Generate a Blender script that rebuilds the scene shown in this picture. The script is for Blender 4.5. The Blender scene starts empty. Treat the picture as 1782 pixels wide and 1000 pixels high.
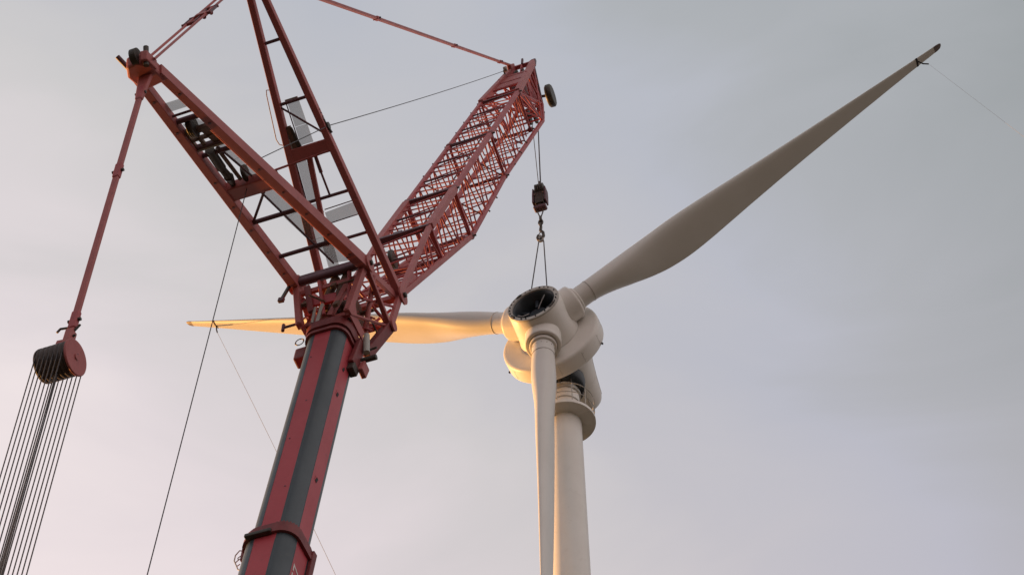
import bpy, bmesh, math, random
from mathutils import Vector, Matrix, Quaternion

random.seed(7)
rad = math.radians
scene = bpy.context.scene
COL = scene.collection

# ------------------------------------------------------------------ camera, sky, sun
cam_data = bpy.data.cameras.new("camera")
cam = bpy.data.objects.new("camera", cam_data)
COL.objects.link(cam)
cam.location = (0.0, 0.0, 1.7)
cam.rotation_euler = (rad(90 + 51), 0, 0)
cam_data.sensor_width = 36.0
cam_data.lens = 36.0 * 2800 / 1782
cam_data.clip_start = 0.1
cam_data.clip_end = 9000
scene.camera = cam

SUN_AZ = rad(-56)      # from +Y, negative = towards -X
SUN_EL = rad(3.0)
SUN_DIR = Vector((math.sin(SUN_AZ) * math.cos(SUN_EL), math.cos(SUN_AZ) * math.cos(SUN_EL), math.sin(SUN_EL)))

world = bpy.data.worlds.new("World")
scene.world = world
world.use_nodes = True
nt = world.node_tree
nt.nodes.clear()
N = nt.nodes.new
out = N("ShaderNodeOutputWorld")
bg = N("ShaderNodeBackground")
tc = N("ShaderNodeTexCoord")
sky = N("ShaderNodeTexSky")
sky.sky_type = 'NISHITA'
sky.sun_disc = False
sky.sun_elevation = SUN_EL
sky.sun_rotation = SUN_AZ
sky.air_density = 1.0
sky.dust_density = 3.0
dot = N("ShaderNodeVectorMath"); dot.operation = 'DOT_PRODUCT'
dot.inputs[1].default_value = Vector((math.sin(rad(-42)), math.cos(rad(-42)), 0.05)).normalized()
nt.links.new(tc.outputs["Generated"], dot.inputs[0])
# soft high veil: faint large streaks
mp = N("ShaderNodeMapping"); mp.inputs["Scale"].default_value = (1.6, 2.6, 5.0); mp.inputs["Rotation"].default_value = (0.3, 0.5, 0.6)
nt.links.new(tc.outputs["Generated"], mp.inputs["Vector"])
nz = N("ShaderNodeTexNoise"); nz.inputs["Scale"].default_value = 2.2; nz.inputs["Detail"].default_value = 5.0; nz.inputs["Roughness"].default_value = 0.5
nz.inputs["Distortion"].default_value = 0.6
nt.links.new(mp.outputs[0], nz.inputs["Vector"])
ma = N("ShaderNodeMath"); ma.operation = 'MULTIPLY_ADD'; ma.inputs[1].default_value = 0.26; 
nt.links.new(nz.outputs["Fac"], ma.inputs[0]); nt.links.new(dot.outputs["Value"], ma.inputs[2])
mr = N("ShaderNodeMapRange"); mr.inputs["From Min"].default_value = -0.87; mr.inputs["From Max"].default_value = 1.13
nt.links.new(ma.outputs[0], mr.inputs["Value"])
ramp = N("ShaderNodeValToRGB")
el = ramp.color_ramp.elements
def stop(d, c, e=None):
    x = (d + 1) / 2
    e = el.new(x) if e is None else e
    e.position = x; e.color = (*c, 1)
stop(-1.0, (1.0, 0.90, 0.86), el[0])
stop(1.0, (1.5, 1.1, 0.85), el[1])
stop(-0.45, (0.80, 0.745, 0.735))
stop(0.05, (0.355, 0.38, 0.40))
stop(0.186, (0.39, 0.41, 0.428))
stop(0.33, (0.485, 0.495, 0.53))
stop(0.40, (0.545, 0.555, 0.625))
stop(0.508, (0.610, 0.600, 0.640))
stop(0.585, (0.690, 0.665, 0.675))
stop(0.69, (0.83, 0.765, 0.785))
stop(0.768, (0.95, 0.865, 0.865))
nt.links.new(mr.outputs[0], ramp.inputs["Fac"])
skm = N("ShaderNodeVectorMath"); skm.operation = 'SCALE'; skm.inputs["Scale"].default_value = 0.05
nt.links.new(sky.outputs[0], skm.inputs[0])
mixs = N("ShaderNodeMix"); mixs.data_type = 'RGBA'; mixs.inputs[0].default_value = 0.9
nt.links.new(skm.outputs[0], mixs.inputs[6]); nt.links.new(ramp.outputs["Color"], mixs.inputs[7])
sep = N("ShaderNodeSeparateXYZ"); nt.links.new(tc.outputs["Generated"], sep.inputs[0])
zr = N("ShaderNodeMapRange"); zr.inputs["From Min"].default_value = 0.60; zr.inputs["From Max"].default_value = 0.92
nt.links.new(sep.outputs["Z"], zr.inputs["Value"])
tint = N("ShaderNodeMix"); tint.data_type = 'RGBA'; tint.inputs[6].default_value = (1.03, 0.99, 1.0, 1); tint.inputs[7].default_value = (0.965, 1.0, 0.99, 1)
nt.links.new(zr.outputs[0], tint.inputs[0])
tm = N("ShaderNodeMix"); tm.data_type = 'RGBA'; tm.blend_type = 'MULTIPLY'; tm.inputs[0].default_value = 1.0
nt.links.new(mixs.outputs[2], tm.inputs[6]); nt.links.new(tint.outputs[2], tm.inputs[7])
nt.links.new(tm.outputs[2], bg.inputs["Color"])
bg.inputs["Strength"].default_value = 1 / 1.5157
nt.links.new(bg.outputs[0], out.inputs["Surface"])

sun_data = bpy.data.lights.new("sun", 'SUN')
sun_data.energy = 5.0
sun_data.color = (1.0, 0.48, 0.13)
sun_data.angle = rad(0.6)
sun = bpy.data.objects.new("sun", sun_data)
COL.objects.link(sun)
sun.rotation_euler = SUN_DIR.to_track_quat('Z', 'Y').to_euler()

scene.view_settings.view_transform = 'Standard'
scene.view_settings.look = 'None'
scene.view_settings.exposure = 0.6
scene.view_settings.gamma = 1.0
scene.render.engine = 'CYCLES'

# ------------------------------------------------------------------ materials
def material(name, c1, c2=None, rough=0.55, metal=0.0, scale=3.0, bump=0.0, bump_scale=40.0, dirt=None, dirt_amt=0.0, spec=0.4):
    m = bpy.data.materials.new(name)
    m.use_nodes = True
    t = m.node_tree
    b = t.nodes["Principled BSDF"]
    b.inputs["Roughness"].default_value = rough
    b.inputs["Metallic"].default_value = metal
    b.inputs["Specular IOR Level"].default_value = spec
    co = t.nodes.new("ShaderNodeTexCoord")
    if c2 is None:
        c2 = tuple(v * 0.8 for v in c1)
    n1 = t.nodes.new("ShaderNodeTexNoise"); n1.inputs["Scale"].default_value = scale; n1.inputs["Detail"].default_value = 6
    n1.inputs["Roughness"].default_value = 0.65
    geo = t.nodes.new("ShaderNodeNewGeometry")
    t.links.new(geo.outputs["Position"], n1.inputs["Vector"])
    r = t.nodes.new("ShaderNodeMapRange"); r.inputs["From Min"].default_value = 0.35; r.inputs["From Max"].default_value = 0.68
    t.links.new(n1.outputs["Fac"], r.inputs["Value"])
    mx = t.nodes.new("ShaderNodeMix"); mx.data_type = 'RGBA'
    mx.inputs[6].default_value = (*c1, 1); mx.inputs[7].default_value = (*c2, 1)
    t.links.new(r.outputs[0], mx.inputs[0])
    col = mx.outputs[2]
    if dirt:
        n2 = t.nodes.new("ShaderNodeTexNoise"); n2.inputs["Scale"].default_value = scale * 4.3; n2.inputs["Detail"].default_value = 8
        n2.inputs["Roughness"].default_value = 0.75
        t.links.new(geo.outputs["Position"], n2.inputs["Vector"])
        r2 = t.nodes.new("ShaderNodeMapRange"); r2.inputs["From Min"].default_value = 0.56; r2.inputs["From Max"].default_value = 0.74
        r2.inputs["To Max"].default_value = dirt_amt
        t.links.new(n2.outputs["Fac"], r2.inputs["Value"])
        m2 = t.nodes.new("ShaderNodeMix"); m2.data_type = 'RGBA'
        t.links.new(r2.outputs[0], m2.inputs[0]); t.links.new(col, m2.inputs[6]); m2.inputs[7].default_value = (*dirt, 1)
        col = m2.outputs[2]
    t.links.new(col, b.inputs["Base Color"])
    rr = t.nodes.new("ShaderNodeMapRange"); rr.inputs["To Min"].default_value = max(0.05, rough - 0.1); rr.inputs["To Max"].default_value = min(1, rough + 0.15)
    t.links.new(n1.outputs["Fac"], rr.inputs["Value"]); t.links.new(rr.outputs[0], b.inputs["Roughness"])
    if bump > 0:
        n3 = t.nodes.new("ShaderNodeTexNoise"); n3.inputs["Scale"].default_value = bump_scale; n3.inputs["Detail"].default_value = 4
        t.links.new(geo.outputs["Position"], n3.inputs["Vector"])
        bp = t.nodes.new("ShaderNodeBump"); bp.inputs["Strength"].default_value = bump; bp.inputs["Distance"].default_value = 0.02
        t.links.new(n3.outputs["Fac"], bp.inputs["Height"]); t.links.new(bp.outputs[0], b.inputs["Normal"])
    return m

M = dict(
    red=material("crane_red_paint", (0.40, 0.105, 0.10), (0.33, 0.085, 0.085), 0.5, scale=1.6, bump=0.1, dirt=(0.10, 0.055, 0.045), dirt_amt=0.65),
    lattice=material("lattice_red_paint", (0.42, 0.085, 0.09), (0.32, 0.06, 0.07), 0.5, scale=2.0, dirt=(0.09, 0.04, 0.04), dirt_amt=0.6),
    dark_bar=material("dark_painted_steel", (0.12, 0.05, 0.065), (0.09, 0.045, 0.06), 0.5, scale=3),
    boom_red=material("boom_red_paint", (0.45, 0.055, 0.072), (0.40, 0.048, 0.064), 0.42, scale=0.9, bump=0.05, bump_scale=9, dirt=(0.15, 0.03, 0.035), dirt_amt=0.4),
    boom_grey=material("boom_grey_paint", (0.058, 0.074, 0.088), (0.047, 0.062, 0.074), 0.4, scale=0.9, bump=0.05, bump_scale=9, dirt=(0.09, 0.10, 0.095), dirt_amt=0.4),
    collar=material("collar_dark_red", (0.22, 0.04, 0.042), (0.15, 0.03, 0.034), 0.5, scale=3, dirt=(0.05, 0.03, 0.03), dirt_amt=0.6),
    panel=material("galvanised_panel", (0.36, 0.36, 0.34), (0.30, 0.30, 0.285), 0.55, metal=0.2, scale=4, dirt=(0.22, 0.21, 0.19), dirt_amt=0.5),
    steel=material("greasy_dark_steel", (0.075, 0.065, 0.055), (0.05, 0.042, 0.038), 0.45, metal=0.5, scale=6, dirt=(0.12, 0.10, 0.07), dirt_amt=0.4),
    drum=material("sheave_dark", (0.085, 0.06, 0.055), (0.055, 0.042, 0.04), 0.55, scale=6, dirt=(0.12, 0.09, 0.075), dirt_amt=0.5),
    brown=material("rusty_brown_steel", (0.17, 0.10, 0.07), (0.10, 0.06, 0.045), 0.6, scale=5, dirt=(0.05, 0.035, 0.03), dirt_amt=0.6),
    rope=material("wire_rope", (0.085, 0.08, 0.085), (0.06, 0.055, 0.06), 0.6, metal=0.3, scale=12),
    fibre=material("pale_fibre_rope", (0.42, 0.40, 0.40), (0.34, 0.33, 0.33), 0.9, scale=12),
    strap=material("black_webbing", (0.03, 0.028, 0.03), None, 0.85, scale=12),
    white=material("turbine_white_paint", (0.79, 0.765, 0.72), (0.75, 0.72, 0.675), 0.42, scale=0.7, dirt=(0.55, 0.52, 0.47), dirt_amt=0.35),
    blade=material("blade_gelcoat", (0.72, 0.70, 0.665), (0.68, 0.66, 0.62), 0.38, scale=0.5, dirt=(0.58, 0.55, 0.50), dirt_amt=0.25),
    blade_tip=material("blade_tip_metal", (0.20, 0.155, 0.14), (0.15, 0.12, 0.11), 0.5, scale=4),
    ring=material("flange_grey", (0.50, 0.48, 0.44), (0.42, 0.40, 0.37), 0.5, scale=5, dirt=(0.22, 0.19, 0.17), dirt_amt=0.7),
    inner=material("hub_inside_dark", (0.035, 0.045, 0.055), (0.02, 0.027, 0.035), 0.35, scale=3),
    inner_mid=material("hub_inside_fitting", (0.028, 0.038, 0.052), (0.02, 0.026, 0.036), 0.4, scale=5),
    black=material("black_rubber", (0.02, 0.02, 0.022), None, 0.7),
    letter=material("white_lettering", (0.72, 0.66, 0.64), (0.6, 0.54, 0.52), 0.5, scale=9),
    ground=material("field_soil_and_grass", (0.095, 0.078, 0.05), (0.065, 0.060, 0.034), 0.95, scale=0.09, bump=0.4, bump_scale=2, dirt=(0.13, 0.10, 0.07), dirt_amt=0.6),
)

# fine see-through walkway grating
_t = M["panel"].node_tree
_b = _t.nodes["Principled BSDF"]; _o = _t.nodes["Material Output"]
_tr = _t.nodes.new("ShaderNodeBsdfTransparent"); _mx = _t.nodes.new("ShaderNodeMixShader"); _mx.inputs[0].default_value = 0.40
_t.links.new(_tr.outputs[0], _mx.inputs[1]); _t.links.new(_b.outputs[0], _mx.inputs[2]); _t.links.new(_mx.outputs[0], _o.inputs["Surface"])
M["grey"] = material("light_grey_steel", (0.42, 0.41, 0.39), (0.34, 0.33, 0.31), 0.5, scale=5, dirt=(0.2, 0.17, 0.15), dirt_amt=0.5)

# ------------------------------------------------------------------ mesh helpers
class MB:
    """collects geometry in world coordinates, links it as ONE mesh"""
    def __init__(s):
        s.v = []; s.f = []; s.sm = []; s.mi = []; s.sharp = set()
    def _add(s, vs, fs, sm, mi=0):
        k = len(s.v); s.v += [Vector(x) for x in vs]
        for i, f in enumerate(fs):
            s.f.append(tuple(k + j for j in f)); s.sm.append(sm if isinstance(sm, bool) else sm[i]); s.mi.append(mi if isinstance(mi, int) else mi[i])
        return k
    def rings(s, rings, cap0=True, cap1=True, smooth=True, closed=True, mi=0, sharp_rings=()):
        n = len(rings[0]); vs = [p for r in rings for p in r]; fs = []; sm = []; mm = []
        for a in range(len(rings) - 1):
            for i in range(n if closed else n - 1):
                j = (i + 1) % n
                fs.append((a * n + i, a * n + j, (a + 1) * n + j, (a + 1) * n + i)); sm.append(smooth); mm.append(mi if isinstance(mi, int) else mi[i])
        if cap0: fs.append(tuple(range(n - 1, -1, -1))); sm.append(False); mm.append(0 if not isinstance(mi, int) else mi)
        if cap1: fs.append(tuple((len(rings) - 1) * n + i for i in range(n))); sm.append(False); mm.append(0 if not isinstance(mi, int) else mi)
        k = s._add(vs, fs, sm, mm)
        sr = set(sharp_rings)
        if cap0: sr.add(0)
        if cap1: sr.add(len(rings) - 1)
        for a in sr:
            for i in range(n):
                s.sharp.add(tuple(sorted((k + a * n + i, k + a * n + (i + 1) % n))))
        return s
    def tube(s, p, q, r0, r1=None, n=12):
        p = Vector(p); q = Vector(q); r1 = r0 if r1 is None else r1
        d = (q - p).normalized(); a = d.orthogonal().normalized(); b = d.cross(a)
        ring = lambda c, r: [c + (a * math.cos(2 * math.pi * i / n) + b * math.sin(2 * math.pi * i / n)) * r for i in range(n)]
        return s.rings([ring(p, r0), ring(q, r1)])
    def lathe(s, o, axis, prof, n=40, cap0=True, cap1=True, sharp=()):
        o = Vector(o); d = Vector(axis).normalized(); a = d.orthogonal().normalized(); b = d.cross(a)
        return s.rings([[o + d * t + (a * math.cos(2 * math.pi * i / n) + b * math.sin(2 * math.pi * i / n)) * r for i in range(n)] for t, r in prof], cap0, cap1, sharp_rings=sharp)
    def beam(s, p, q, wd, dp, side, wd1=None, dp1=None):
        """rectangular bar p->q, wd along side, dp across"""
        p = Vector(p); q = Vector(q); d = (q - p).normalized(); a = Vector(side); a = (a - d * a.dot(d)).normalized(); b = d.cross(a)
        wd1 = wd if wd1 is None else wd1; dp1 = dp if dp1 is None else dp1
        ring = lambda c, w_, d_: [c + a * x * w_ / 2 + b * y * d_ / 2 for x, y in ((-1, -1), (1, -1), (1, 1), (-1, 1))]
        return s.rings([ring(p, wd, dp), ring(q, wd1, dp1)], smooth=False)
    def plate(s, pts, thick):
        pts = [Vector(x) for x in pts]; th = Vector(thick)
        return s.rings([[x - th / 2 for x in pts], [x + th / 2 for x in pts]], smooth=False)
    def sweep(s, path, r, n=6):
        path = [Vector(x) for x in path]; rings = []
        a = None
        for i, c in enumerate(path):
            d = (path[min(i + 1, len(path) - 1)] - path[max(i - 1, 0)]).normalized()
            a = d.orthogonal().normalized() if a is None else (a - d * a.dot(d)).normalized()
            b = d.cross(a)
            rings.append([c + (a * math.cos(2 * math.pi * k / n) + b * math.sin(2 * math.pi * k / n)) * r for k in range(n)])
        return s.rings(rings)
    def build(s, name, mats, parent=None, org=None, bevel=0.0):
        """org: world position of the thing's base; parts hang at the origin of that base"""
        if org is None: org = ROOT_ORG[parent] if parent in ROOT_ORG else Vector((0, 0, 0))
        org = Vector(org)
        me = bpy.data.meshes.new(name)
        me.from_pydata([v - org for v in s.v], [], s.f)
        if not isinstance(mats, (list, tuple)): mats = [mats]
        for m in mats: me.materials.append(m)
        me.polygons.foreach_set("use_smooth", s.sm)
        me.polygons.foreach_set("material_index", s.mi)
        if s.sharp:
            at = me.attributes.new("sharp_edge", 'BOOLEAN', 'EDGE')
            at.data.foreach_set("value", [tuple(sorted(e.vertices)) in s.sharp for e in me.edges])
        bm = bmesh.new(); bm.from_mesh(me); bmesh.ops.recalc_face_normals(bm, faces=bm.faces); bm.to_mesh(me); bm.free()
        me.update()
        o = bpy.data.objects.new(name, me); COL.objects.link(o)
        if parent is not None: o.parent = parent; ROOT_ORG[o] = org
        else: o.location = org; ROOT_ORG[o] = org
        if bevel > 0:
            bv = o.modifiers.new("bevel", 'BEVEL'); bv.width = bevel; bv.segments = 2; bv.limit_method = 'ANGLE'; bv.angle_limit = rad(40)
        return o

ROOT_ORG = {}
def thing(name, loc, label, cat, group=None):
    o = bpy.data.objects.new(name, None); COL.objects.link(o); o.location = loc; o.empty_display_size = 0.3
    o["label"] = label; o["category"] = cat
    if group: o["group"] = group
    ROOT_ORG[o] = Vector(loc)
    return o
def tag(o, label, cat, group=None):
    o["label"] = label; o["category"] = cat
    if group: o["group"] = group
    return o

_unit = {}
def bar(name, p, q, r, mat, parent, sides=8):
    """round bar sharing one unit mesh per material"""
    key = (mat.name, sides)
    if key not in _unit:
        mb = MB(); mb.tube((0, 0, -0.5), (0, 0, 0.5), 1.0, n=sides)
        ob = mb.build("unit_bar", mat, org=(0, 0, 0)); _unit[key] = ob.data; bpy.data.objects.remove(ob)
        _unit[key].name = "round_bar_" + mat.name
    p = Vector(p); q = Vector(q); org = ROOT_ORG[parent]
    o = bpy.data.objects.new(name, _unit[key]); COL.objects.link(o); o.parent = parent; ROOT_ORG[o] = org
    o.location = (p + q) / 2 - org
    o.rotation_mode = 'QUATERNION'; o.rotation_quaternion = (q - p).to_track_quat('Z', 'Y')
    o.scale = (r, r, (q - p).length)
    return o

# ------------------------------------------------------------------ ground
g = MB()
R = 4000; n = 96
g.v = [Vector((0, 0, 0))] + [Vector((R * math.cos(2 * math.pi * i / n), R * math.sin(2 * math.pi * i / n), 0)) for i in range(n)]
g.f = [(0, 1 + i, 1 + (i + 1) % n) for i in range(n)]; g.sm = [False] * n; g.mi = [0] * n
o = g.build("ground", M["ground"], org=(0, 0, 0)); o["kind"] = "structure"

# ------------------------------------------------------------------ rotor frame (all metres)
HUB = Vector((1.274, 42.719, 52.128))
RAZ = rad(23.48); TILT = rad(-6.0); PHI = rad(31.82)
AX = Vector((math.sin(RAZ) * math.cos(TILT), math.cos(RAZ) * math.cos(TILT), math.sin(TILT)))   # front -> back
RR = Vector((math.cos(RAZ), -math.sin(RAZ), 0))
RU = RR.cross(AX)
AXH = Vector((math.sin(RAZ), math.cos(RAZ), 0))
def rot_dir(a): return RR * math.cos(a) + RU * math.sin(a)

# ------------------------------------------------------------------ wind turbine: tower, platform, nacelle, generator
TX = Vector((HUB.x, HUB.y, 0)) + AXH * 2.22
turbine = thing("wind_turbine", TX, "white wind turbine tower with round nacelle and generator disc behind the rotor", "wind turbine")
Z = Vector((0, 0, 1))
t = MB()
t.lathe(TX, Z, [(0, 1.06), (12, 0.955), (24, 0.85), (36, 0.74), (48.2, 0.632), (48.9, 0.60), (50.25, 0.575)], n=56)
tower = t.build("tower", M["white"], turbine)
t = MB(); t.lathe(TX, Z, [(30.0, 0.80), (30.02, 0.803), (30.05, 0.803), (30.07, 0.80)], n=56); t.build("weld_seam", M["white"], tower)
t = MB(); t.lathe(TX, Z, [(49.86, 0.60), (49.86, 0.655), (49.98, 0.655), (49.98, 0.60)], n=48, sharp=(1, 2)); t.build("tower_flange", M["ring"], tower)
t = MB(); t.lathe(TX, Z, [(49.3, 0.60), (49.3, 0.63), (49.34, 0.63), (49.34, 0.60)], n=48, sharp=(1, 2)); t.build("tower_flange", M["ring"], tower)
t = MB(); t.lathe(TX, Z, [(50.2, 0.57), (50.2, 0.80), (50.75, 0.86), (51.2, 0.80)], n=40); t.build("yaw_ring", M["inner"], turbine)
for k in range(10):
    a = 2 * math.pi * k / 10
    c = TX + Vector((math.cos(a), math.sin(a), 0)) * 0.72
    t = MB(); t.tube(c + Z * 49.99, c + Z * 50.24, 0.055, n=10); t.build("yaw_motor", M["steel"], turbine)

# platform: eight curved deck panels, brackets, railing
PZ = 48.38
t = MB(); t.lathe(TX, Z, [(PZ - 0.05, 1.15), (PZ - 0.05, 1.205), (PZ + 0.09, 1.205), (PZ + 0.09, 1.15)], n=64, sharp=(1, 2))
plat = t.build("platform", M["white"], turbine)
for k in range(8):
    a0 = 2 * math.pi * k / 8 + 0.1; a1 = a0 + 2 * math.pi / 8 - 0.014
    inner = [TX + Vector((math.cos(a0 + (a1 - a0) * i / 8), math.sin(a0 + (a1 - a0) * i / 8), 0)) * 0.71 for i in range(9)]
    outer = [TX + Vector((math.cos(a0 + (a1 - a0) * i / 8), math.sin(a0 + (a1 - a0) * i / 8), 0)) * 1.185 for i in range(9)]
    t = MB(); t.plate([p + Z * (PZ + 0.0) for p in inner] + [p + Z * (PZ + 0.0) for p in reversed(outer)], (0, 0, 0.03))
    t.build("deck_panel", M["ring"], plat)
    c = TX + Vector((math.cos(a0), math.sin(a0), 0)) * 0.60; e = TX + Vector((math.cos(a0), math.sin(a0), 0)) * 1.17
    t = MB(); t.beam(c + Z * (PZ - 0.02), e + Z * (PZ - 0.02), 0.03, 0.10, Z.cross(e - c)); t.build("bracket", M["white"], plat)
for k in range(12):
    a = 2 * math.pi * k / 12 + 0.2
    c = TX + Vector((math.cos(a), math.sin(a), 0)) * 1.17
    bar("railing_post", c + Z * (PZ + 0.02), c + Z * (PZ + 1.1), 0.018, M["ring"], plat)
for h in (0.58, 1.1):
    t = MB(); t.lathe(TX + Z * (PZ + h), Z, [(0.02 * math.sin(2 * math.pi * i / 6), 1.17 + 0.02 * math.cos(2 * math.pi * i / 6)) for i in range(7)], n=64, cap0=False, cap1=False)
    t.build("handrail", M["ring"], plat)

# generator disc and nacelle
t = MB()
t.lathe(HUB, AX, [(0.66, 1.0), (0.70, 1.97), (0.72, 2.06), (0.77, 2.105), (0.84, 2.12), (1.36, 2.12), (1.44, 2.10), (1.48, 2.05), (1.52, 1.38)], n=96, sharp=(0,))
gen = t.build("generator", M["white"], turbine)
for a in (rad(-18), rad(196), rad(60), rad(120)):
    c = HUB + AX * 1.40 + rot_dir(a) * 2.10
    t = MB(); t.tube(c - RR * 0.03, c + rot_dir(a) * 0.10, 0.028, n=8); t.tube(c + rot_dir(a) * 0.06 - AX * 0.05, c + rot_dir(a) * 0.06 + AX * 0.05, 0.03, n=8)
    t.build("lifting_lug", M["steel"], gen)
t = MB()
t.lathe(HUB, AX, [(1.45, 1.30), (1.6, 1.36), (2.0, 1.30), (2.6, 1.17), (3.3, 1.04), (3.9, 0.95), (4.25, 0.90), (4.45, 0.82), (4.58, 0.66), (4.63, 0.35), (4.64, 0.05)], n=64)
nac = t.build("nacelle", M["white"], turbine)
t = MB(); t.lathe(HUB, AX, [(3.18, 1.02), (3.18, 1.066), (3.24, 1.055), (3.24, 1.02)], n=64); t.build("shell_joint", M["white"], nac)

for k in range(12):
    a = 2 * math.pi * k / 12 + 0.17
    p = HUB + rot_dir(a) * 2.119; tg = rot_dir(a + math.pi / 2)
    t = MB(); t.beam(p + AX * 0.86, p + AX * 1.35, 0.012, 0.010, tg); t.build("rim_joint", M["ring"], gen)
    for q in (0.95, 1.25):
        t = MB(); t.tube(p + AX * q + tg * .05 - rot_dir(a) * .02, p + AX * q + tg * .05 + rot_dir(a) * .012, 0.016, n=6); t.build("rim_bolt", M["ring"], gen)
for a in (rad(-120), rad(-60), rad(0)):
    t = MB(); t.sweep([HUB + AX * q + rot_dir(a) * rr0 for q, rr0 in ((1.62, 1.363), (2.0, 1.303), (2.6, 1.173), (3.3, 1.043), (3.9, .953), (4.25, .903))], 0.008, n=6); t.build("shell_joint", M["ring"], nac)

# ------------------------------------------------------------------ rotor: hub and three feathered blades
rotor = thing("rotor", HUB, "white three-bladed rotor with open hub hanging from the crane slings", "rotor")
t = MB()
t.lathe(HUB, AX, [(-1.02, 1.05), (-1.02, 1.115), (-0.99, 1.135), (-0.5, 1.15), (0.2, 1.19), (0.655, 1.27)], n=72, cap0=False, cap1=True, sharp=(0, 1))
hub = t.build("hub", M["white"], rotor)
t = MB()
t.lathe(HUB, AX, [(-0.6, 0.93), (-1.03, 0.93), (-1.075, 0.945), (-1.075, 1.115), (-1.03, 1.13), (-1.0, 1.13)], n=72, cap0=False, cap1=False, sharp=(1, 2, 3, 4))
t.build("front_flange", M["ring"], hub)
t = MB()
t.lathe(HUB, AX, [(-1.0, 0.932), (-0.92, 0.83), (-0.15, 0.81), (0.0, 0.72), (0.05, 0.02)], n=56, cap0=False, cap1=False)
inside = t.build("hub_interior", M["inner"], rotor)
t = MB(); t.lathe(HUB, AX, [(-0.55, 0.05), (-0.55, 0.36), (-0.45, 0.40), (0.0, 0.42)], n=32, sharp=(1,)); t.build("shaft_end", M["inner_mid"], inside)
for k, a in enumerate((31.82, 151.82, 271.82)):
    d = rot_dir(rad(a)); c = HUB - AX * 0.42
    t = MB(); t.tube(c + d * 0.42, c + d * 0.80, 0.13, n=20); t.build("pitch_motor", M["inner_mid"], inside)
    d2 = rot_dir(rad(a + 60)); t = MB(); t.beam(c + d2 * 0.3 - AX * .1, c + d2 * 0.78 - AX * .12, 0.26, 0.14, AX); t.build("control_box", M["inner_mid"], inside, bevel=0.02)
t = MB(); t.sweep([HUB - AX * 0.95 + rot_dir(rad(50)) * 0.70, HUB - AX * 0.85 + rot_dir(rad(40)) * 0.35, HUB - AX * 0.75 + rot_dir(rad(-20)) * 0.12], 0.022, n=8); t.build("cable", M["fibre"], inside)
t = MB(); t.sweep([HUB - AX * 0.92 + rot_dir(rad(205)) * 0.80, HUB - AX * 0.84 + rot_dir(rad(215)) * 0.66, HUB - AX * 0.7 + rot_dir(rad(200)) * 0.35], 0.03, n=8); t.build("cable", M["fibre"], inside)
for k in range(30):
    a = 2 * math.pi * k / 30 + 0.05
    if random.random() < 0.28: continue
    c = HUB - AX * 1.075 + rot_dir(a) * 1.03
    s_ = random.choice((0.03, 0.036, 0.045))
    t = MB(); t.tube(c + AX * 0.01, c - AX * random.uniform(0.02, 0.05), s_, n=6); t.build("bolt", M["black"], hub)
for k in range(4):
    a = rad((-38, -30, 128, 214)[k])
    c = HUB - AX * 1.085 + rot_dir(a) * 1.02; tt = rot_dir(a + math.pi / 2)
    t = MB(); t.beam(c - tt * 0.09, c + tt * 0.09, 0.10, 0.07, rot_dir(a)); t.build("clamp", M["steel"], hub, bevel=0.01)

def naca(x, th): return 5 * th * (0.2969 * math.sqrt(max(x, 0)) - 0.1260 * x - 0.3516 * x * x + 0.2843 * x ** 3 - 0.1036 * x ** 4)
# radius, chord, thickness ratio, blend to airfoil, twist
ST = [(1.60, 0.92, 1, 0, 16), (2.0, 0.92, 1, 0, 16), (2.5, 0.93, 1, 0.03, 16), (3.2, 1.06, 0.80, 0.30, 15), (4.0, 1.30, 0.62, 0.62, 14), (5.0, 1.60, 0.46, 0.88, 12.5),
      (6.0, 1.82, 0.37, 1, 11), (7.0, 1.92, 0.32, 1, 9.5), (8.0, 1.88, 0.29, 1, 8), (9.2, 1.74, 0.265, 1, 6.5), (10.6, 1.55, 0.245, 1, 5), (12.2, 1.34, 0.23, 1, 3.8),
      (14.0, 1.12, 0.215, 1, 2.6), (16.0, 0.89, 0.20, 1, 1.6), (18.0, 0.67, 0.19, 1, 0.9), (19.6, 0.50, 0.18, 1, 0.5), (20.6, 0.40, 0.18, 1, 0.2), (21.3, 0.34, 0.18, 1, 0), (21.62, 0.31, 0.19, 1, 0)]
PITCH = -2.0
def _cr(a, b_, c, d, f): return 0.5 * (2 * b_ + (c - a) * f + (2 * a - 5 * b_ + 4 * c - d) * f * f + (3 * b_ - a - 3 * c + d) * f ** 3)
_S = []
for i in range(len(ST) - 1):
    q4 = [ST[max(i - 1, 0)], ST[i], ST[i + 1], ST[min(i + 2, len(ST) - 1)]]
    for j in range(4):
        f = j / 4; v = [_cr(*[q[k] for q in q4], f) for k in range(5)]
        v[0] = ST[i][0] + (ST[i + 1][0] - ST[i][0]) * f; v[3] = min(1, max(0, v[3])); _S.append(tuple(v))
ST = _S + [ST[-1]]
def blade_section(ang, r, c, th, m, tw, nseg=36):
    d = rot_dir(ang); tg = rot_dir(ang + math.pi / 2)
    k = rad(PITCH + tw); cd = AX * math.cos(k) - tg * math.sin(k); nd = d.cross(cd)
    pts = []
    for i in range(nseg):
        a = 2 * math.pi * i / nseg
        x = 0.5 * (1 + math.cos(a)); ya = naca(x, th) * (1 if math.sin(a) >= 0 else -1) + 0.02 * math.sin(math.pi * x)
        if i == 0: ya = 0.0
        yc = 0.5 * math.sin(a)
        y = yc * (1 - m) + ya * m; xa = 0.5 * (1 - m) + 0.30 * m
        pts.append(HUB + d * r + cd * (x - xa) * c + nd * y * c)
    return pts
BLADE_LABEL = ("blade raised to the upper right of the hub, seen from below", "blade reaching out behind the crane boom, lit orange underneath", "blade hanging straight down in front of the tower")
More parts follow.
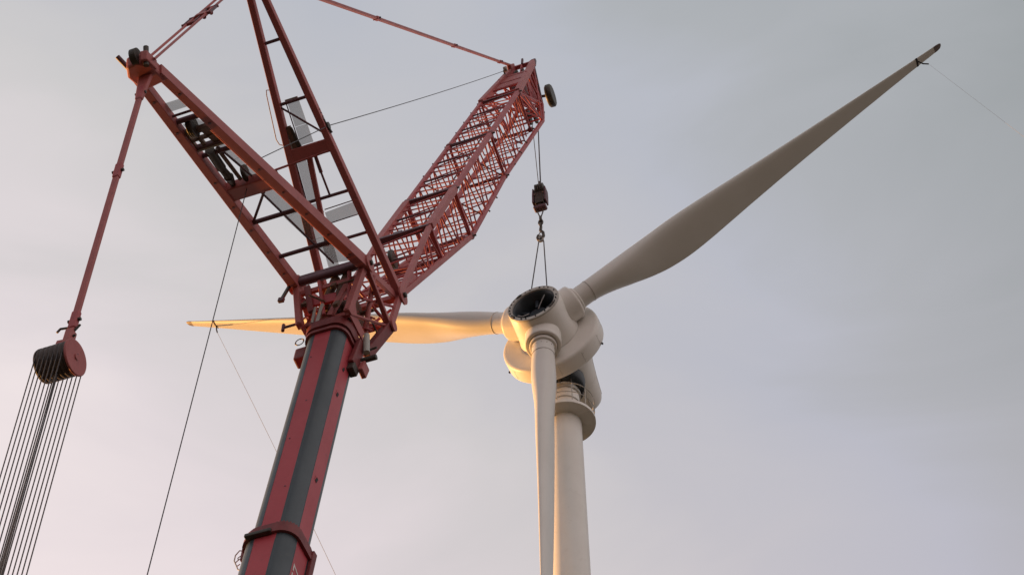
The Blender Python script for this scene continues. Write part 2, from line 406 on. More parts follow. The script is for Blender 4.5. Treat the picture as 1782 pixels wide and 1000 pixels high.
for b in range(3):
    ang = PHI + b * 2 * math.pi / 3
    d = rot_dir(ang)
    # collar on the hub
    t = MB(); t.lathe(HUB, d, [(0.85, 0.735), (1.05, 0.737), (1.52, 0.745), (1.60, 0.735), (1.63, 0.70), (1.63, 0.60), (1.56, 0.585), (1.56, 0.3)], n=56, cap0=False, sharp=(5, 6))
    t.build("blade_collar", M["white"], hub)
    t = MB(); t.rings([blade_section(ang, *s_) for s_ in ST], smooth=True)
    for q in range(14, len(ST) - 1): t.sharp.add((q * 36, (q + 1) * 36))
    bl = t.build("blade", M["blade"], rotor); bl["label"] = BLADE_LABEL[b]
    t = MB(); t.lathe(HUB, d, [(1.60, 0.46), (1.60, 0.555), (1.76, 0.555), (1.79, 0.53), (1.79, 0.46)], n=56, sharp=(1, 2, 4))
    t.build("root_ring", M["white"], bl)
    t = MB(); t.lathe(HUB, d, [(2.38, 0.455), (2.38, 0.474), (2.41, 0.474), (2.41, 0.455)], n=48); t.build("root_seam", M["ring"], bl)
    for k in range(26):
        a = 2 * math.pi * k / 26; e1 = AX; e2 = d.cross(AX)
        c = HUB + d * 1.97 + (e1 * math.cos(a) + e2 * math.sin(a)) * 0.455
        nrm = (e1 * math.cos(a) + e2 * math.sin(a))
        if b == 2 and k % 2 == 0:
            t = MB(); t.tube(c - nrm * 0.02, c + nrm * 0.018, 0.024, n=6); t.build("root_bolt", M["ring"], bl)
    t = MB()
    tip = [(21.62, 0.315, 0.20, 1, 0), (21.8, 0.30, 0.22, 1, 0), (21.95, 0.24, 0.24, 1, 0), (22.02, 0.12, 0.3, 1, 0)]
    t.rings([blade_section(ang, *s_) for s_ in tip]); t.build("blade_tip", M["blade_tip"], bl)

# ------------------------------------------------------------------ tag lines tied near two blade tips
def sag(p, q, s_, n=24):
    p = Vector(p); q = Vector(q)
    return [p.lerp(q, i / n) - Z * s_ * 4 * (i / n) * (1 - i / n) for i in range(n + 1)]
for b, gp, rr_, lab, sg in ((0, (13.3, 10, 0.02), 20.55, "thin tag rope tied by a black strap to the raised blade tip", 0.3),
                        (1, (8.5, 35, 0.02), 19.9, "thin tag rope tied by a black strap to the orange-lit blade tip", 0.55)):
    ang = PHI + b * 2 * math.pi / 3; d = rot_dir(ang)
    tl = thing("tag_line", gp, lab, "rope", "tag lines on the blade tips")
    import bisect
    rs = [s_[0] for s_ in ST]; i = bisect.bisect(rs, rr_) - 1; f = (rr_ - rs[i]) / (rs[i + 1] - rs[i])
    mid = [ST[i][k] * (1 - f) + ST[i + 1][k] * f for k in range(5)]
    def loop(r, slant, grow):
        m1 = list(mid); m1[0] = r; m1[1] *= grow; m1[2] *= 1.12
        pts = blade_section(ang, *m1, nseg=24); return [p + d * slant * (k_ / 24 - 0.5) for k_, p in enumerate(pts)]
    t = MB(); t.rings([loop(rr_, 0.0, 1.05), loop(rr_ + 0.10, 0.0, 1.05)], cap0=False, cap1=False); t.build("strap", M["strap"], tl)
    knot = max(loop(rr_ + 0.05, 0, 1.1), key=lambda p: -p.z)
    end = Vector(gp); dd = (end - knot).normalized()
    k2 = knot + (RR * 0.42 - Z * 0.38 if b == 0 else RR * 0.16 - Z * 0.55)
    t = MB(); t.sweep([knot + Z * 0.15, knot.lerp(k2, 0.5) - Z * 0.03, k2], 0.032, n=8); t.build("strap_tail", M["strap"], tl)
    if b == 1:
        t = MB(); t.sweep([knot, knot - d * 0.8 + Z * 0.12 - AX * 0.2, knot - d * 1.5 + Z * 0.2 - AX * .1], 0.02, n=6); t.build("strap_tail", M["strap"], tl)
    lp = [p + (Vector((0.9, 0.3, 0)) * sg * 4 * (i_ / 24) * (1 - i_ / 24)) for i_, p in enumerate(sag(k2, end, 0.0))]
    t = MB(); t.sweep(lp, 0.0045 if b == 0 else 0.009, n=6); t.build("line", M["fibre"], tl)

# ------------------------------------------------------------------ crane frame: s along the crane plane, o sideways (right), z up
CAZ = rad(20)
U = Vector((math.sin(CAZ), math.cos(CAZ), 0)); W = Vector((math.cos(CAZ), -math.sin(CAZ), 0))
ORIG = Vector((HUB.x, HUB.y, 0))
def K(s, z, o=0.0): return ORIG + U * s + W * o + Z * z

BASE = K(-21.4, 0)
crane = thing("mobile_crane", BASE, "red mobile crane with striped telescopic boom, two struts and lattice luffing jib", "crane")

# ---- carrier and superstructure (below the frame)
def kbox(mb, s0, s1, o0, o1, z0, z1):
    mb.plate([K(s0, (z0 + z1) / 2, o0), K(s1, (z0 + z1) / 2, o0), K(s1, (z0 + z1) / 2, o1), K(s0, (z0 + z1) / 2, o1)], Z * (z1 - z0)); return mb
car = kbox(MB(), -29, -12, -1.4, 1.4, 0.9, 1.7).build("carrier", M["boom_red"], crane, bevel=0.05)
kbox(MB(), -11.9, -10.2, -1.35, 1.35, 0.8, 2.6).build("driver_cab", M["boom_red"], car, bevel=0.12)
for k in range(7):
    for sd in (-1, 1):
        c = K(-28.2 + k * 2.4, 0.72, sd * 1.15)
        t = MB(); t.lathe(c - W * 0.22, W, [(0, 0.40), (0.02, 0.66), (0.06, 0.72), (0.38, 0.72), (0.42, 0.66), (0.44, 0.40)], n=28); t.build("wheel", M["black"], car)
for s0 in (-27.0, -13.6):
    for sd in (-1, 1):
        t = kbox(MB(), s0 - 0.25, s0 + 0.25, min(sd * 1.41, sd * 4.2), max(sd * 1.41, sd * 4.2), 0.95, 1.35)
        t.tube(K(s0, 0.15, sd * 4.0), K(s0, 1.2, sd * 4.0), 0.14); t.tube(K(s0, 0.0, sd * 4.0), K(s0, 0.15, sd * 4.0), 0.5); t.build("outrigger", M["boom_grey"], car)
up_ = kbox(MB(), -24.8, -18.8, -1.3, 1.3, 1.9, 3.3).build("superstructure", M["boom_red"], crane, bevel=0.06)
t = MB(); t.lathe(K(-21.4, 1.65), Z, [(0, 1.2), (0.3, 1.2)], n=40); t.build("slewing_ring", M["steel"], up_)
kbox(MB(), -27.4, -24.85, -1.6, 1.6, 1.9, 4.0).build("counterweight", M["boom_grey"], up_, bevel=0.08)
t = MB(); t.tube(K(-23.6, 3.55, -1.0), K(-23.6, 3.55, 1.0), 0.42, n=24); t.build("winch_drum", M["steel"], up_)

# ---- telescopic boom
BT = (U * 0.1415 + Z * 0.98995).normalized()          # boom direction
BB = W.cross(BT).normalized()                          # pick the one facing back
if BB.dot(U) > 0: BB = -BB
def boom_pt(z): return K(-17.15 + (z - 31.39) * 0.1429, z)
def boom_ring(c, k, off=0.0, seg=6):
    """rounded box: flats red, wide rounded corners grey.  returns points and material index per edge"""
    a, b_, cr = 0.225 * k, 0.235 * k, 0.295 * k
    pts = []; mi = []
    for q in range(4):
        a0 = q * math.pi / 2
        cx = a if q in (0, 3) else -a; cy = b_ if q in (0, 1) else -b_
        for i in range(seg + 1):
            an = a0 + (math.pi / 2) * i / seg
            pts.append(c + W * (cx + (cr + off) * math.cos(an)) + BB * (cy + (cr + off) * math.sin(an))); mi.append(1 if i < seg else 0)
    return pts, mi
SECT = [(24.62, 32.5, 1.0), (13.5, 24.55, 1.12), (3.0, 13.45, 1.25)]
sec_obj = []
for i, (z0, z1, k) in enumerate(SECT):
    p0, mi = boom_ring(boom_pt(z0 - (1.2 if i < 2 else 0)), k); p1, _ = boom_ring(boom_pt(z1), k)
    t = MB(); t.rings([p0, p1], smooth=True, mi=mi)
    n_ = len(p0)
    for j in range(n_):
        if mi[j] != mi[j - 1]: t.sharp.add((j, n_ + j))
    sec_obj.append(t.build("boom_section", [M["boom_red"], M["boom_grey"]], crane))
def collar(z, k, off, h, name, mat, parent, inner=0.0):
    c0 = boom_pt(z); t = MB()
    rs = [boom_ring(c0, k, inner)[0], boom_ring(c0, k, off)[0], boom_ring(c0 + BT * h, k, off)[0], boom_ring(c0 + BT * h, k, inner)[0]]
    t.rings(rs, cap0=False, cap1=False, sharp_rings=(1, 2)); return t.build(name, mat, parent)
collar(24.42, 1.12, 0.075, 0.10, "section_collar", M["collar"], sec_obj[1], 0.003)
collar(24.527, 1.12, 0.055, 0.16, "section_collar", M["collar"], sec_obj[1], -0.08)
collar(24.70, 1.0, 0.10, 0.05, "wear_pad_ring", M["collar"], sec_obj[1], 0.004)
# lugs, hoop and bolts on the section collar
def bpt(z, o, b_): return boom_pt(z) + W * o + BB * b_
t = MB(); t.beam(bpt(24.30, -0.66, 0.10), bpt(24.75, -0.69, 0.10), 0.16, 0.30, W); t.build("guide_block", M["collar"], sec_obj[1], bevel=0.02)
t = MB(); t.beam(bpt(24.45, -0.45, 0.665), bpt(24.45, 0.16, 0.665), 0.10, 0.12, BT); t.build("guide_block", M["steel"], sec_obj[1], bevel=0.02)
t = MB(); t.beam(bpt(23.55, 0.60, -0.42), bpt(24.70, 0.64, -0.36), 0.10, 0.16, W); t.build("guide_block", M["collar"], sec_obj[1], bevel=0.02)
t = MB()
t.sweep([bpt(24.62, -0.70, 0.2), bpt(24.68, -0.84, 0.2), bpt(24.55, -0.91, 0.2), bpt(24.38, -0.90, 0.2), bpt(24.05, -0.74, 0.2), bpt(24.02, -0.68, 0.2)], 0.014, n=8)
t.sweep([bpt(24.40, -0.78, 0.2), bpt(24.30, -0.86, 0.2)], 0.012, n=6); t.sweep([bpt(24.22, -0.73, 0.2), bpt(24.17, -0.80, 0.2)], 0.012, n=6)
t.sweep([bpt(24.50, -0.76, 0.2), bpt(24.44, -0.83, 0.2), bpt(24.36, -0.80, 0.2)], 0.012, n=6)
t.build("guard_hoop", M["grey"], sec_obj[1])
for k in range(9):
    x = -0.1 + k * 0.075
    an = rad(96 - k * 12); pc, _ = boom_ring(boom_pt(24.73), 1.0, 0.1)
    q = bpt(24.76, 0.225 + 0.35 * math.cos(an), 0.235 + 0.35 * math.sin(an))
    bar("bolt", q, q + BT * 0.05, 0.022, M["collar"], sec_obj[1], 6)
for i, (z0, z1, k) in enumerate(SECT[:2]):
    for (o_, b_) in ((0.225, 0.53), (-0.225, 0.53), (0.52, 0.235)):
        t = MB(); t.tube(bpt(z0 + .3, o_ * k, b_ * k), bpt(z1 - .3, o_ * k, b_ * k), 0.007, n=6); t.build("weld_seam", M["boom_grey"], sec_obj[i])
for z, o_ in ((27.9, -.12), (29.3, .05), (31.2, -.16), (26.1, .1)):
    p = bpt(z, o_, 0.531); t = MB(); t.tube(p - BB * .01, p + BB * .006, 0.022, n=8); t.build("grease_nipple", M["dark_bar"], sec_obj[0])
# locking openings on the right hand face
for z in (26.75, 31.05, 30.0):
    p = bpt(z, 0.522, 0.02)
    t = MB(); t.beam(p - BT * 0.085 + BB * 0.03, p + BT * 0.085 - BB * 0.02, 0.016, 0.075, W); t.build("locking_slot", M["black"], sec_obj[0], bevel=0.006)
    t = MB(); t.beam(p + BT * 0.10 + BB * 0.06, p - BT * 0.05 + BB * 0.075, 0.014, 0.018, W); t.build("slot_rim", M["boom_red"], sec_obj[0])
# lettering painted on the right hand face of the second section, reading upwards
fc = bpy.data.curves.new("lettering", 'FONT'); fc.body = "57"; fc.size = 0.46; fc.extrude = 0.002; fc.align_x = 'LEFT'
fo = bpy.data.objects.new("lettering_curve", fc); COL.objects.link(fo)
bpy.context.view_layer.update()
me = bpy.data.meshes.new_from_object(fo.evaluated_get(bpy.context.evaluated_depsgraph_get()))
bpy.data.objects.remove(fo)
me.materials.clear(); me.materials.append(M["letter"])
lo = bpy.data.objects.new("lettering", me); COL.objects.link(lo); lo.parent = sec_obj[1]
LP = boom_pt(23.36) + W * (0.52 * 1.12 + 0.005) - BB * 0.12
rotm = Matrix((BT, BB, W)).transposed()
lo.matrix_local = Matrix.Translation(LP - BASE) @ rotm.to_4x4()

# ---- boom head with the strut and jib bearings
hc = boom_pt(32.25)
def head_ring(z0, h, off, name, mat): return collar(z0, 1.0, off, h, name, mat, head, 0.003)
t = MB(); t.rings([boom_ring(boom_pt(32.42), 1.0, 0.09)[0], boom_ring(boom_pt(32.68), 1.0, 0.11)[0]], smooth=True)
head = t.build("boom_head", M["collar"], crane)
head_ring(32.22, 0.10, 0.075, "head_collar", M["collar"])
F1 = (-17.6, 34.56); PJ = (-15.49, 35.66); NN = (-15.89, 33.96); CB = (-17.62, 32.72); CF = (-16.3, 32.55)
HP = lambda q, o: K(q[0], q[1], o)
def hb(name, p, q, wd, dp, mat=M["red"], side=W, bev=0.015):
    t = MB(); t.beam(p, q, wd, dp, side); return t.build(name, mat, head, bevel=bev)
for sd in (-1, 1):
    hb("column", HP(F1, 0.97 * sd), HP(CB, 0.66 * sd), 0.16, 0.20)
    hb("brace", HP(F1, 0.99 * sd), HP(NN, 1.0 * sd), 0.13, 0.13)
    hb("brace", HP((F1[0] + .12, F1[1] + .25), 0.90 * sd), HP((NN[0] + .2, NN[1] + .22), 0.93 * sd), 0.10, 0.12)
    hb("brace", HP(NN, 1.0 * sd), HP(CF, 0.62 * sd), 0.20, 0.30, M["collar"])
    hb("brace", HP(NN, 1.02 * sd), HP(PJ, 1.02 * sd), 0.12, 0.2)
    hb("brace", HP(F1, 0.92 * sd), HP(PJ, 0.92 * sd), 0.12, 0.22)
    bar("tie_bar", HP(CB, 0.64 * sd), HP(NN, 0.98 * sd), 0.045, M["red"], head, 10)
    bar("tie_bar", HP((-17.0, 34.8), 0.95 * sd), HP(CF, 0.5 * sd), 0.07, M["red"], head, 10)
    bar("tie_bar", HP((-17.2, 33.7), 0.80 * sd), HP((-15.8, 34.9), 0.98 * sd), 0.04, M["lattice"], head, 8)
    # bearing plates at the two pins
    for (q, r_) in ((F1, 0.24), (PJ, 0.27), (NN, 0.17)):
        for dx in (-0.12, 0.12):
            c = HP(q, (1.0 + dx) * sd); t = MB(); t.tube(c - W * 0.025, c + W * 0.025, r_, n=20); t.build("bearing_plate", M["red"], head)
    c = HP(PJ, 1.0 * sd); bar("pin", c - W * 0.22, c + W * 0.22, 0.075, M["steel"], head, 14)
    c = HP(F1, 1.0 * sd); bar("pin", c - W * 0.2, c + W * 0.2, 0.07, M["steel"], head, 14)
    t = MB(); t.plate([HP((-17.75, 32.75), .66 * sd), HP((-17.5, 33.35), .74 * sd), HP((-17.2, 33.0), .70 * sd), HP((-16.6, 32.95), .68 * sd), HP((-16.5, 32.7), .64 * sd)], W * 0.04)
    t.build("gusset", M["red"], head)
hb("crosshead", K(-17.62, 34.62, -0.9), K(-17.62, 34.62, 0.9), 0.22, 0.20, M["dark_bar"], U)
hb("crosshead", K(-17.50, 34.22, -0.86), K(-17.50, 34.22, 0.86), 0.10, 0.16, M["red"], U)
hb("crosshead", K(-17.52, 33.72, -0.80), K(-17.46, 33.72, 0.20), 0.08, 0.34, M["boom_red"], U)
hb("crosshead", K(-15.95, 34.0, -0.95), K(-15.95, 34.0, 0.95), 0.14, 0.14, M["lattice"], U)
hb("crosshead", K(-15.55, 35.55, -0.95), K(-15.55, 35.55, 0.95), 0.18, 0.18, M["red"], U)
hb("crosshead", K(-17.4, 32.95, -0.62), K(-17.4, 32.95, 0.62), 0.12, 0.14, M["red"], U)
hb("crosshead", K(-16.3, 32.95, -0.62), K(-16.3, 32.95, 0.62), 0.16, 0.24, M["red"], U)
bar("tie_bar", K(-15.95, 34.0, 0.9), K(-17.3, 33.1, -0.5), 0.05, M["lattice"], head, 10)
bar("tie_bar", K(-15.95, 34.0, -0.9), K(-17.3, 33.1, 0.5), 0.05, M["lattice"], head, 10)
bar("tie_bar", K(-16.6, 33.9, 0.85), K(-16.6, 33.9, -0.85), 0.05, M["brown"], head, 10)
bar("tie_bar", K(-15.7, 34.9, 0.9), K(-16.1, 33.2, -0.5), 0.04, M["lattice"], head, 10)
# hydraulic rams and sheaves inside the head
for o0, o1 in ((0.42, 0.12), (0.10, -0.22)):
    t = MB(); t.tube(K(-17.45, 34.55, o0), K(-17.35, 33.55, o1), 0.12, n=16); t.tube(K(-17.35, 33.6, o1), K(-17.2, 32.9, o1 - 0.12), 0.07, n=12)
    t.build("hydraulic_ram", M["brown"], head)
hb("bracket", K(-17.55, 34.1, 0.55), K(-17.5, 32.95, 0.10), 0.16, 0.12, M["red"], W)
hb("bracket", K(-17.62, 34.3, -0.62), K(-17.6, 33.2, -0.40), 0.16, 0.10, M["collar"], W)
hb("bracket", K(-17.60, 33.4, -0.1), K(-17.55, 32.75, -0.22), 0.10, 0.06, M["grey"], W)
hb("bracket", K(-17.60, 33.35, -0.3), K(-17.55, 32.8, -0.36), 0.07, 0.06, M["grey"], W)
for k in range(5):
    c = K(-16.75, 33.75, -0.44 + 0.22 * k)
    t = MB(); t.lathe(c - W * 0.05, W, [(0, 0.2), (0, 0.42), (0.03, 0.42), (0.05, 0.36), (0.07, 0.42), (0.10, 0.42), (0.10, 0.2)], n=28, sharp=(1, 2, 4, 5)); t.build("sheave", M["brown"], head)
for k in range(26):
    s0 = random.uniform(-17.6, -16.0); o0 = random.uniform(-0.8, 0.9); z0 = random.uniform(33.2, 34.9)
    bar("hose", K(s0, z0, o0), K(s0 + random.uniform(-.3, .6), z0 + random.uniform(-.9, .3), o0 + random.uniform(-.5, .5)), random.uniform(0.018, 0.035), random.choice((M["brown"], M["steel"], M["lattice"], M["red"], M["collar"])), head, 8)
for (a_, b2, r_) in (((-17.55, 33.95, -.75), (-16.2, 33.3, .1), .05), ((-17.5, 34.3, -.2), (-16.4, 33.2, -.6), .045), ((-16.9, 34.9, .3), (-16.0, 34.1, .9), .045), ((-17.3, 33.2, .55), (-16.0, 34.0, .2), .04), ((-16.2, 34.9, -.8), (-16.4, 33.1, .4), .04), ((-17.6, 34.5, .55), (-17.5, 33.0, .62), .06), ((-17.6, 34.4, -.3), (-17.55, 33.0, -.05), .05)):
    bar("tie_bar", K(a_[0], a_[1], a_[2]), K(b2[0], b2[1], b2[2]), r_, M["lattice"], head, 10)
for (q, o_) in (((-17.65, 33.5), -.62), ((-17.66, 33.1), .30), ((-17.6, 34.0), .12)):
    t = MB(); t.beam(HP(q, o_), HP((q[0] + .12, q[1] + .28), o_), 0.14, 0.10, W); t.build("valve_block", M["brown"], head, bevel=0.015)
# fittings that stick out of the head
bar("sensor_arm", K(-17.55, 32.95, -0.72), K(-17.55, 32.95, -1.18), 0.035, M["dark_bar"], head, 10)
bar("sensor_arm", K(-17.55, 32.83, -1.18), K(-17.55, 33.07, -1.18), 0.045, M["dark_bar"], head, 10)
hb("lever", K(-17.75, 34.45, -1.05), K(-17.85, 33.75, -1.18), 0.09, 0.07, M["steel"])
hb("lever", K(-17.85, 33.80, -1.18), K(-17.85, 33.66, -1.20), 0.16, 0.10, M["dark_bar"])
hb("side_box", K(-17.0, 32.45, -0.80), K(-17.08, 31.95, -0.78), 0.34, 0.34, M["collar"], W, 0.05)
t = MB(); t.lathe(K(-17.2, 32.65, -0.85), U, [(-.014, .115), (0, .135), (.014, .115), (0, .095), (-.014, .115)], n=24, cap0=False, cap1=False); t.build("ring_eye", M["steel"], head)
t = MB(); t.tube(K(-16.75, 32.75, 0.80), K(-16.72, 32.1, 0.84), 0.085, n=16); t.build("lamp_cylinder", M["grey"], head)
bar("peg", K(-16.7, 31.85, 0.72), K(-16.7, 31.85, 1.12), 0.075, M["steel"], head, 14)
bar("peg", K(-16.6, 32.3, 0.75), K(-16.6, 32.35, 1.05), 0.03, M["steel"], head, 10)
hb("guide_block", K(-16.75, 32.45, 0.68), K(-16.95, 31.45, 0.62), 0.14, 0.34, M["collar"], W, 0.03)
hb("guide_block", K(-16.6, 31.75, 0.78), K(-16.7, 31.35, 0.76), 0.14, 0.30, M["red"], W, 0.03)
hb("guide_block", K(-16.9, 31.45, 0.62), K(-16.95, 31.2, 0.60), 0.20, 0.30, M["steel"], W, 0.03)

# ---- struts
def strut(name, label, foot, tip, hw0, hw1, wd, dp, mat):
    A = K(*foot); D = K(*tip) - A; L = D.length; D.normalize(); Nn = D.cross(W).normalized()
    if Nn.z < 0: Nn = -Nn
    pt = lambda l, o, h=0.0: A + D * l + W * o + Nn * h
    hw = lambda l: hw0 + (hw1 - hw0) * l / L
    return pt, hw, L, D, Nn

# rear strut
p1, h1, L1, D1, N1 = strut("", "", F1, (-26.5, 31.04), 0.99, 0.23, 0, 0, None)
t = MB()
t.plate([p1(9.05, -.30), p1(9.15, .30), p1(9.75, .28), p1(9.95, .05), p1(9.9, -.22), p1(9.6, -.36)], N1 * 0.30)
rear = t.build("rear_strut", M["red"], crane, bevel=0.05)
for sd in (-1, 1):
    t = MB(); t.beam(p1(0, h1(0) * sd), p1(9.4, h1(9.4) * sd), 0.25, 0.35, W, 0.19, 0.25); t.build("leg", M["red"], rear, bevel=0.012)
    for l in (0.9, 2.0, 3.1, 4.2, 5.3, 7.4, 8.6):
        c = p1(l, h1(l) * sd, -0.15 if False else 0.0) - N1 * (0.35 - 0.0106 * l) / 2
        t = MB(); t.tube(c + N1 * 0.01, c - N1 * 0.012, 0.038, n=10); t.build("inspection_plug", M["dark_bar"], rear)
def sb(par, name, a, b_, wd, dp, mat, side=None, bev=0.008):
    t = MB(); t.beam(a, b_, wd, dp, side if side is not None else D1); return t.build(name, mat, par, bevel=bev)
def cross(l, r_, mat, name="crossbar", par=None):
    return bar(name, p1(l, -h1(l)), p1(l, h1(l)), r_, mat, rear, 10)
cross(0.05, 0.10, M["dark_bar"]); cross(1.45, 0.055, M["dark_bar"]); cross(3.18, 0.06, M["dark_bar"]); cross(7.62, 0.065, M["dark_bar"]); cross(7.84, 0.03, M["dark_bar"])
bar("crossbar", p1(6.50, -h1(6.5), -.05), p1(6.50, h1(6.5), -.05), 0.03, M["grey"], rear, 10); cross(6.22, 0.06, M["dark_bar"])
bar("diagonal_brace", p1(3.2, -0.62), p1(4.5, 0.38), 0.035, M["dark_bar"], rear, 10)
sb(rear, "box_beam", p1(4.62, -0.58), p1(4.62, 0.58), 0.50, 0.24, M["red"], D1, 0.02)
def panel(par, pf, pts, h=0.06, name="walkway_panel", mat=None):
    t = MB(); t.plate([pf(l, o, h) for l, o in pts], (pf(0, 0, 1) - pf(0, 0, 0)) * 0.03); return t.build(name, mat or M["panel"], par)
panel(rear, p1, [(8.24, -.26), (8.24, .24), (7.95, .22), (7.95, -.29)])
panel(rear, p1, [(7.45, -.02), (7.47, .12), (7.2, .20), (7.10, .10), (7.20, -.02)])
panel(rear, p1, [(7.4, -.25), (7.38, -.20), (6.98, -.18), (6.98, -.24)])
panel(rear, p1, [(6.42, .02), (6.45, .40), (5.72, .46), (5.70, .12)])
panel(rear, p1, [(5.68, .125), (5.70, .46), (4.9, .52), (4.9, .22)])
panel(rear, p1, [(4.36, .12), (4.36, .56), (3.02, .66), (2.82, .08)], 0.10)
panel(rear, p1, [(2.80, .08), (3.00, .66), (1.6, .76), (1.6, .16)], 0.10)
panel(rear, p1, [(1.58, .16), (1.58, .76), (0.2, .86), (0.35, .30)], 0.10)
for l0, l1 in ((6.4, 4.9), (4.36, 0.4)):
    sb(rear, "panel_rail", p1(l0, .03 if l0 > 5 else .08, .05), p1(l1, .2 if l0 > 5 else .28, .05), 0.035, 0.06, M["dark_bar"], W)
bar("cable_rail", p1(7.15, h1(7.15) - .125, -.10), p1(0.3, h1(.3) - .135, -.13), 0.028, M["red"], rear, 10)
# sheave bank and rope guide between the legs
bank = sb(rear, "sheave_frame", p1(7.16, -.36), p1(7.16, .34), 0.16, 0.10, M["brown"], D1)
for (l, wd) in ((6.86, .07), (6.56, .11)):
    sb(rear, "frame_bar", p1(l, -.42), p1(l, .38), wd, 0.10, M["brown"] if l > 6.7 else M["dark_bar"], D1)
for (o0, o1, wd) in ((-.35, -.42, .14), (-.135, -.15, .085), (.13, .20, .22)):
    sb(rear, "frame_bar", p1(7.2, o0, .012), p1(6.5, o1, .012), wd, 0.09, M["brown"], W)
sb(rear, "frame_bar", p1(7.62, -.06, .02), p1(7.1, -.12, .02), .13, 0.09, M["steel"], W)
sb(rear, "frame_bar", p1(7.5, -.34, .02), p1(7.1, -.36, .02), .09, 0.09, M["lattice"], W)
for o_ in (-.1, -.05):
    c = p1(7.3, o_, 0); t = MB(); t.lathe(c - W * .03, W, [(0, .1), (0, .26), (.02, .26), (.03, .22), (.04, .26), (.06, .26), (.06, .1)], n=24); t.build("sheave", M["steel"], rear)
sb(rear, "red_rail", p1(7.1, .30, -.08), p1(6.4, .40, -.08), 0.04, 0.05, M["red"], W)
t = MB(); t.tube(p1(6.35, -.15, .0), p1(5.6, -.24), 0.115, n=16); t.tube(p1(5.6, -.24), p1(5.2, -.26), 0.085, 0.10, n=16); t.tube(p1(5.2, -.26), p1(4.8, -.32), 0.12, 0.05, n=14)
t.build("hydraulic_ram", M["steel"], rear)
t = MB(); t.tube(p1(6.3, .02, .02), p1(5.0, -.06), 0.05, n=12); t.build("hydraulic_ram", M["brown"], rear)
# tip fittings
bar("tip_pin", p1(9.85, -.46, .30), p1(9.6, -.28, .02), 0.055, M["dark_bar"], rear, 12)
c = p1(9.92, 0.02, .05); t = MB(); t.tube(c - W * .07, c + W * .07, 0.19, n=20); t.build("tip_sheave", M["steel"], rear)
t = MB(); t.plate([p1(9.55, .12), p1(9.55, .32), p1(9.95, .30), p1(9.98, .14)], N1 * 0.26); t.build("tip_lug", M["red"], rear, bevel=0.03)
bar("tip_pin", p1(9.85, .22, -.2), p1(9.85, .22, .3), 0.06, M["steel"], rear, 12)

# front strut
p2, h2, L2, D2, N2 = strut("", "", PJ, (-23.9, 39.75), 1.04, 0.13, 0, 0, None)
t = MB(); t.plate([p2(8.9, -.26), p2(8.9, .26), p2(9.6, .2), p2(9.6, -.2)], N2 * 0.26)
front = t.build("front_strut", M["red"], crane, bevel=0.04)
for sd in (-1, 1):
    t = MB(); t.beam(p2(0, h2(0) * sd), p2(9.3, h2(9.3) * sd), 0.20, 0.27, W, 0.17, 0.22); t.build("leg", M["red"], front, bevel=0.02)
bar("crossbar", p2(7.55, -h2(7.55)), p2(7.55, h2(7.55)), 0.045, M["dark_bar"], front, 10)
bar("crossbar", p2(5.9, -h2(5.9)), p2(5.9, h2(5.9)), 0.045, M["dark_bar"], front, 10)
bar("crossbar", p2(3.18, -h2(3.18)), p2(3.18, h2(3.18)), 0.045, M["dark_bar"], front, 10)
bar("crossbar", p2(1.95, -h2(1.95)), p2(1.95, h2(1.95)), 0.045, M["dark_bar"], front, 10)
bar("diagonal_brace", p2(5.85, -.42), p2(4.85, .50), 0.028, M["dark_bar"], front, 10)
t = MB(); t.beam(p2(4.50, -.57), p2(4.50, .57), 0.36, 0.22, D2); t.build("box_beam", M["red"], front, bevel=0.02)
bar("crossbar", p2(4.28, -1.32, -.1), p2(4.36, .48, -.1), 0.032, M["red"], front, 10)
bar("hook_stub", p2(4.30, -1.08, -.1), p2(4.12, -1.05, -.1), 0.018, M["dark_bar"], front, 8)
panel(front, p2, [(5.86, -.20), (5.86, .13), (5.22, .13), (5.22, -.215)])
panel(front, p2, [(5.21, -.215), (5.21, .13), (4.70, .13), (4.70, -.235)])
t = MB(); t.beam(p2(5.95, -.24, .06), p2(5.95, .12, .06), 0.07, 0.05, D2); t.build("panel_clip", M["grey"], front)
panel(front, p2, [(4.30, -.50), (4.30, -.23), (3.22, -.30), (3.22, -.58)])
panel(front, p2, [(3.10, -.58), (3.10, -.30), (2.80, -.24), (2.60, -.52)])
panel(front, p2, [(2.78, -.22), (2.84, .66), (2.50, .68), (2.46, -.23)])
panel(front, p2, [(1.9, -.60), (1.9, -.30), (1.0, -.36), (1.0, -.66)])
for (l0, o0, l1, o1) in ((5.86, -.235, 4.68, -.26), (4.30, -.525, 3.2, -.605), (2.86, -.2, 2.88, .68), (2.46, -.22, 2.48, .68)):
    bar("panel_rail", p2(l0, o0, .05), p2(l1, o1, .05), 0.016, M["dark_bar"], front, 6)
t = MB(); t.beam(p2(4.35, -.10), p2(1.9, -.44), 0.15, 0.12, W, 0.12, .12); t.build("hydraulic_ram", M["red"], front, bevel=0.02)
t = MB(); t.tube(p2(4.35, .07), p2(3.85, .07), 0.05, n=12); t.tube(p2(3.85, .07), p2(3.2, .09), 0.03, n=10); t.build("hydraulic_ram", M["dark_bar"], front)
t = MB(); t.beam(p2(5.30, -.38), p2(4.65, -.36), 0.12, 0.12, W, 0.16, 0.14); t.build("stay_bracket", M["brown"], front, bevel=0.01)
t = MB(); t.beam(p2(5.25, -.30, -.05), p2(4.68, -.25, -.05), 0.05, 0.08, W, 0.12, 0.08); t.build("stay_bracket", M["steel"], front, bevel=0.01)
t = MB(); t.beam(p2(4.95, -.46), p2(4.6, -.44), 0.10, 0.12, W); t.build("stay_bracket", M["grey"], front, bevel=0.01)
t = MB(); t.sweep([p2(6.35, -.50), p2(6.38, -.62), p2(6.25, -.66), p2(5.05, -.82), p2(4.9, -.78), p2(4.85, -.70)], 0.014, n=8); t.build("ladder_rail", M["grey"], front)
